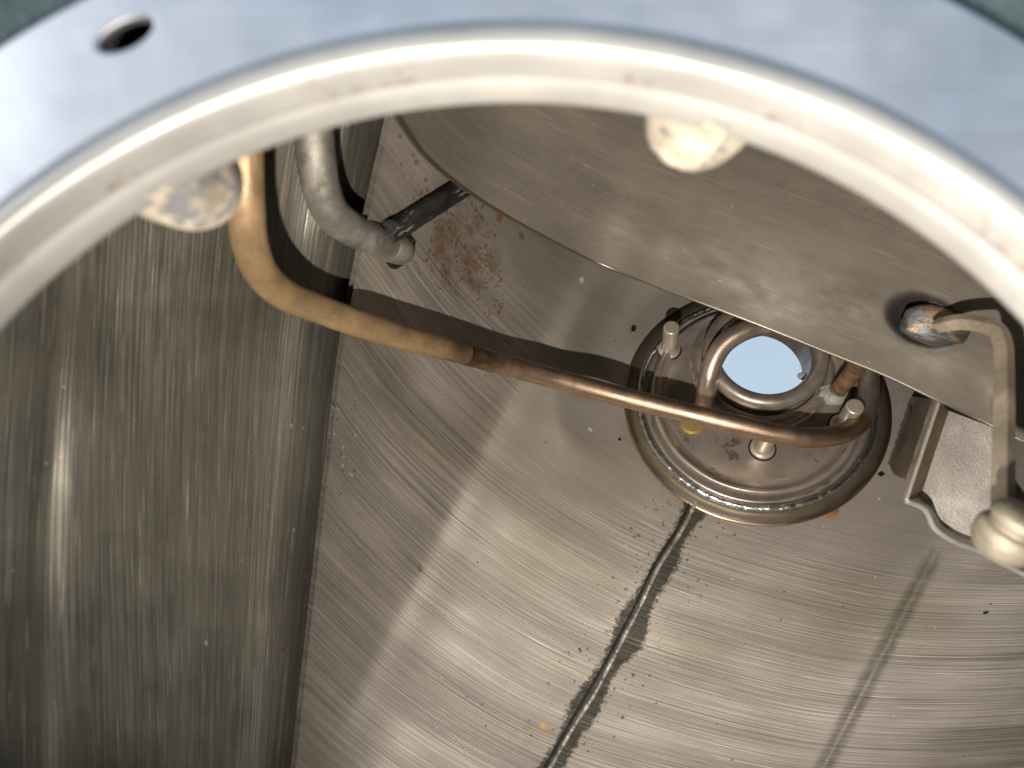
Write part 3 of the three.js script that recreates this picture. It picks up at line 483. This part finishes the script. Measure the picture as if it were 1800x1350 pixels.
// ------------------------------------------------------------------ strap on the baffle with its knob
const strap = thing('float_strap', 'bent metal strap welded to the baffle with a rounded knob at its lower end', 'strap', W(...at(1700, 565, 146).toArray()));
{
  const bar = (pts, w, t, n = 120) => { // rectangular bar; shows two faces
    const c = smoothPath(pts), p = [], uv = [], idx = [], L = c.getLength(), k = 12;
    for (let i = 0; i <= n; i++) { const q = c.getPointAt(i / n), tan = c.getTangentAt(i / n), view = q.clone().normalize(), side = tan.clone().cross(view).normalize(), out = side.clone().cross(tan).normalize(), ang = 0.6, s2 = side.clone().multiplyScalar(Math.cos(ang)).addScaledVector(out, Math.sin(ang)), o2 = out.clone().multiplyScalar(Math.cos(ang)).addScaledVector(side, -Math.sin(ang));
      for (let j = 0; j <= k; j++) { const a = j / k * Math.PI * 2 + Math.PI / 12, cs = Math.cos(a), sn = Math.sin(a), e = 0.18, x = Math.sign(cs) * Math.pow(Math.abs(cs), e) * w / 2, y = Math.sign(sn) * Math.pow(Math.abs(sn), e) * t / 2, r = q.clone().addScaledVector(s2, x).addScaledVector(o2, y); p.push(...W(r.x, r.y, r.z).toArray()); uv.push(i / n * L / 30, j / k * 0.3); } }
    for (let i = 0; i < n; i++) for (let j = 0; j < k; j++) { const a = i * (k + 1) + j, b = a + k + 1; idx.push(a, b, a + 1, b, b + 1, a + 1); }
    const g = new THREE.BufferGeometry(); g.setAttribute('position', new THREE.Float32BufferAttribute(p, 3)); g.setAttribute('uv', new THREE.Float32BufferAttribute(uv, 2)); g.setIndex(idx); return toCreasedNormals(g, 0.6); };
  part('arm', bar([[1650, 572, 147], [1690, 566, 140], [1730, 572, 134], [1752, 581, 131], [1763, 604, 128], [1765, 640, 125], [1765, 720, 118], [1764, 800, 111], [1763, 880, 105], [1763, 920, 102]].map((q) => at(...q)), 2.5, 2.0), M.strap, strap);
  const pad = new THREE.SphereGeometry(1, 48, 32), pp = pad.attributes.position; for (let i = 0; i < pp.count; i++) { const k = 1 + 0.22 * (fbm(pp.getX(i) * 1.6 + 9, pp.getY(i) * 1.6 + pp.getZ(i) + 5, 3) - 0.5), q = (v, n) => Math.sign(v) * Math.pow(Math.abs(v), n); pp.setXYZ(i, q(pp.getX(i), 0.75) * 6.3 * k, q(pp.getY(i), 0.75) * 3.9 * k, pp.getZ(i) * 2.4 * k); } pad.computeVertexNormals();
  const pm = frame(at(1643, 572, 152.5), new THREE.Vector3(0.93, -0.3, -0.2).normalize(), new THREE.Vector3(0.3, 0.95, -0.1).normalize(), new THREE.Vector3(0.15, 0.05, -1).normalize());
  part('weld_pad', put(pad, pm), std({ ...steelMaps([0.13, 0.14, 0.145], { streaky: 0, blotch: 0.6, seedX: 23, w: 256, h: 256, rust: 0.3, rustC: [0.3, 0.2, 0.12] }), bumpScale: 0.0007, roughness: 0.6, metalness: 0.7 }), strap, { label: 'blue-grey welded foot of the strap' });
  const kn = new THREE.LatheGeometry(new THREE.SplineCurve([[0.01, 4.4], [2.6, 4.2], [4.0, 3.4], [4.3, 2.2], [3.7, 1.0], [4.6, 0.4], [4.9, -1.2], [4.3, -3.4], [2.6, -4.9], [0.01, -5.3]].map(([r, h]) => new THREE.Vector2(r * 0.85, h * 0.85))).getPoints(70), 48);
  part('knob', put(kn, frame(at(1777, 934, 98), new THREE.Vector3(0.95, -0.3, 0), new THREE.Vector3(0.26, 0.83, -0.5).normalize(), new THREE.Vector3(0.15, 0.47, 0.87))), M.knob, strap);
}
// ------------------------------------------------------------------ torch that lights the inside, held behind the lens
{
  const dir = new THREE.Vector3(42, 12, 215).sub(new THREE.Vector3(...LAMP)).normalize(), L = new THREE.Vector3(...LAMP);
  const x = new THREE.Vector3(0, 1, 0).cross(dir).normalize(), y = dir.clone().cross(x);
  const t = thing('hand_torch', 'slim black hand torch aimed into the tank through its round opening', 'torch', W(...LAMP));
  part('torch_body', put(new THREE.LatheGeometry([[0.01, -92], [7, -92], [7.6, -91], [7.6, -14], [9.6, -9], [9.6, 0.2], [8.8, 0.2], [8.2, -3], [0.01, -3]].map(([r, h]) => new THREE.Vector2(r, h)), 48), frame(L.clone().addScaledVector(dir, -3), x, dir, y)), M.dark, t);
  part('bulb', put(new THREE.SphereGeometry(2.8, 24, 16), frame(L, x, dir, y)), new THREE.MeshStandardMaterial({ color: 0xffffff, emissive: 0xffe9cf, emissiveIntensity: 6 }), t);
}
scene.traverse((o) => { if (o.isMesh) o.castShadow = o.receiveShadow = true; });
renderer.render(scene, camera);
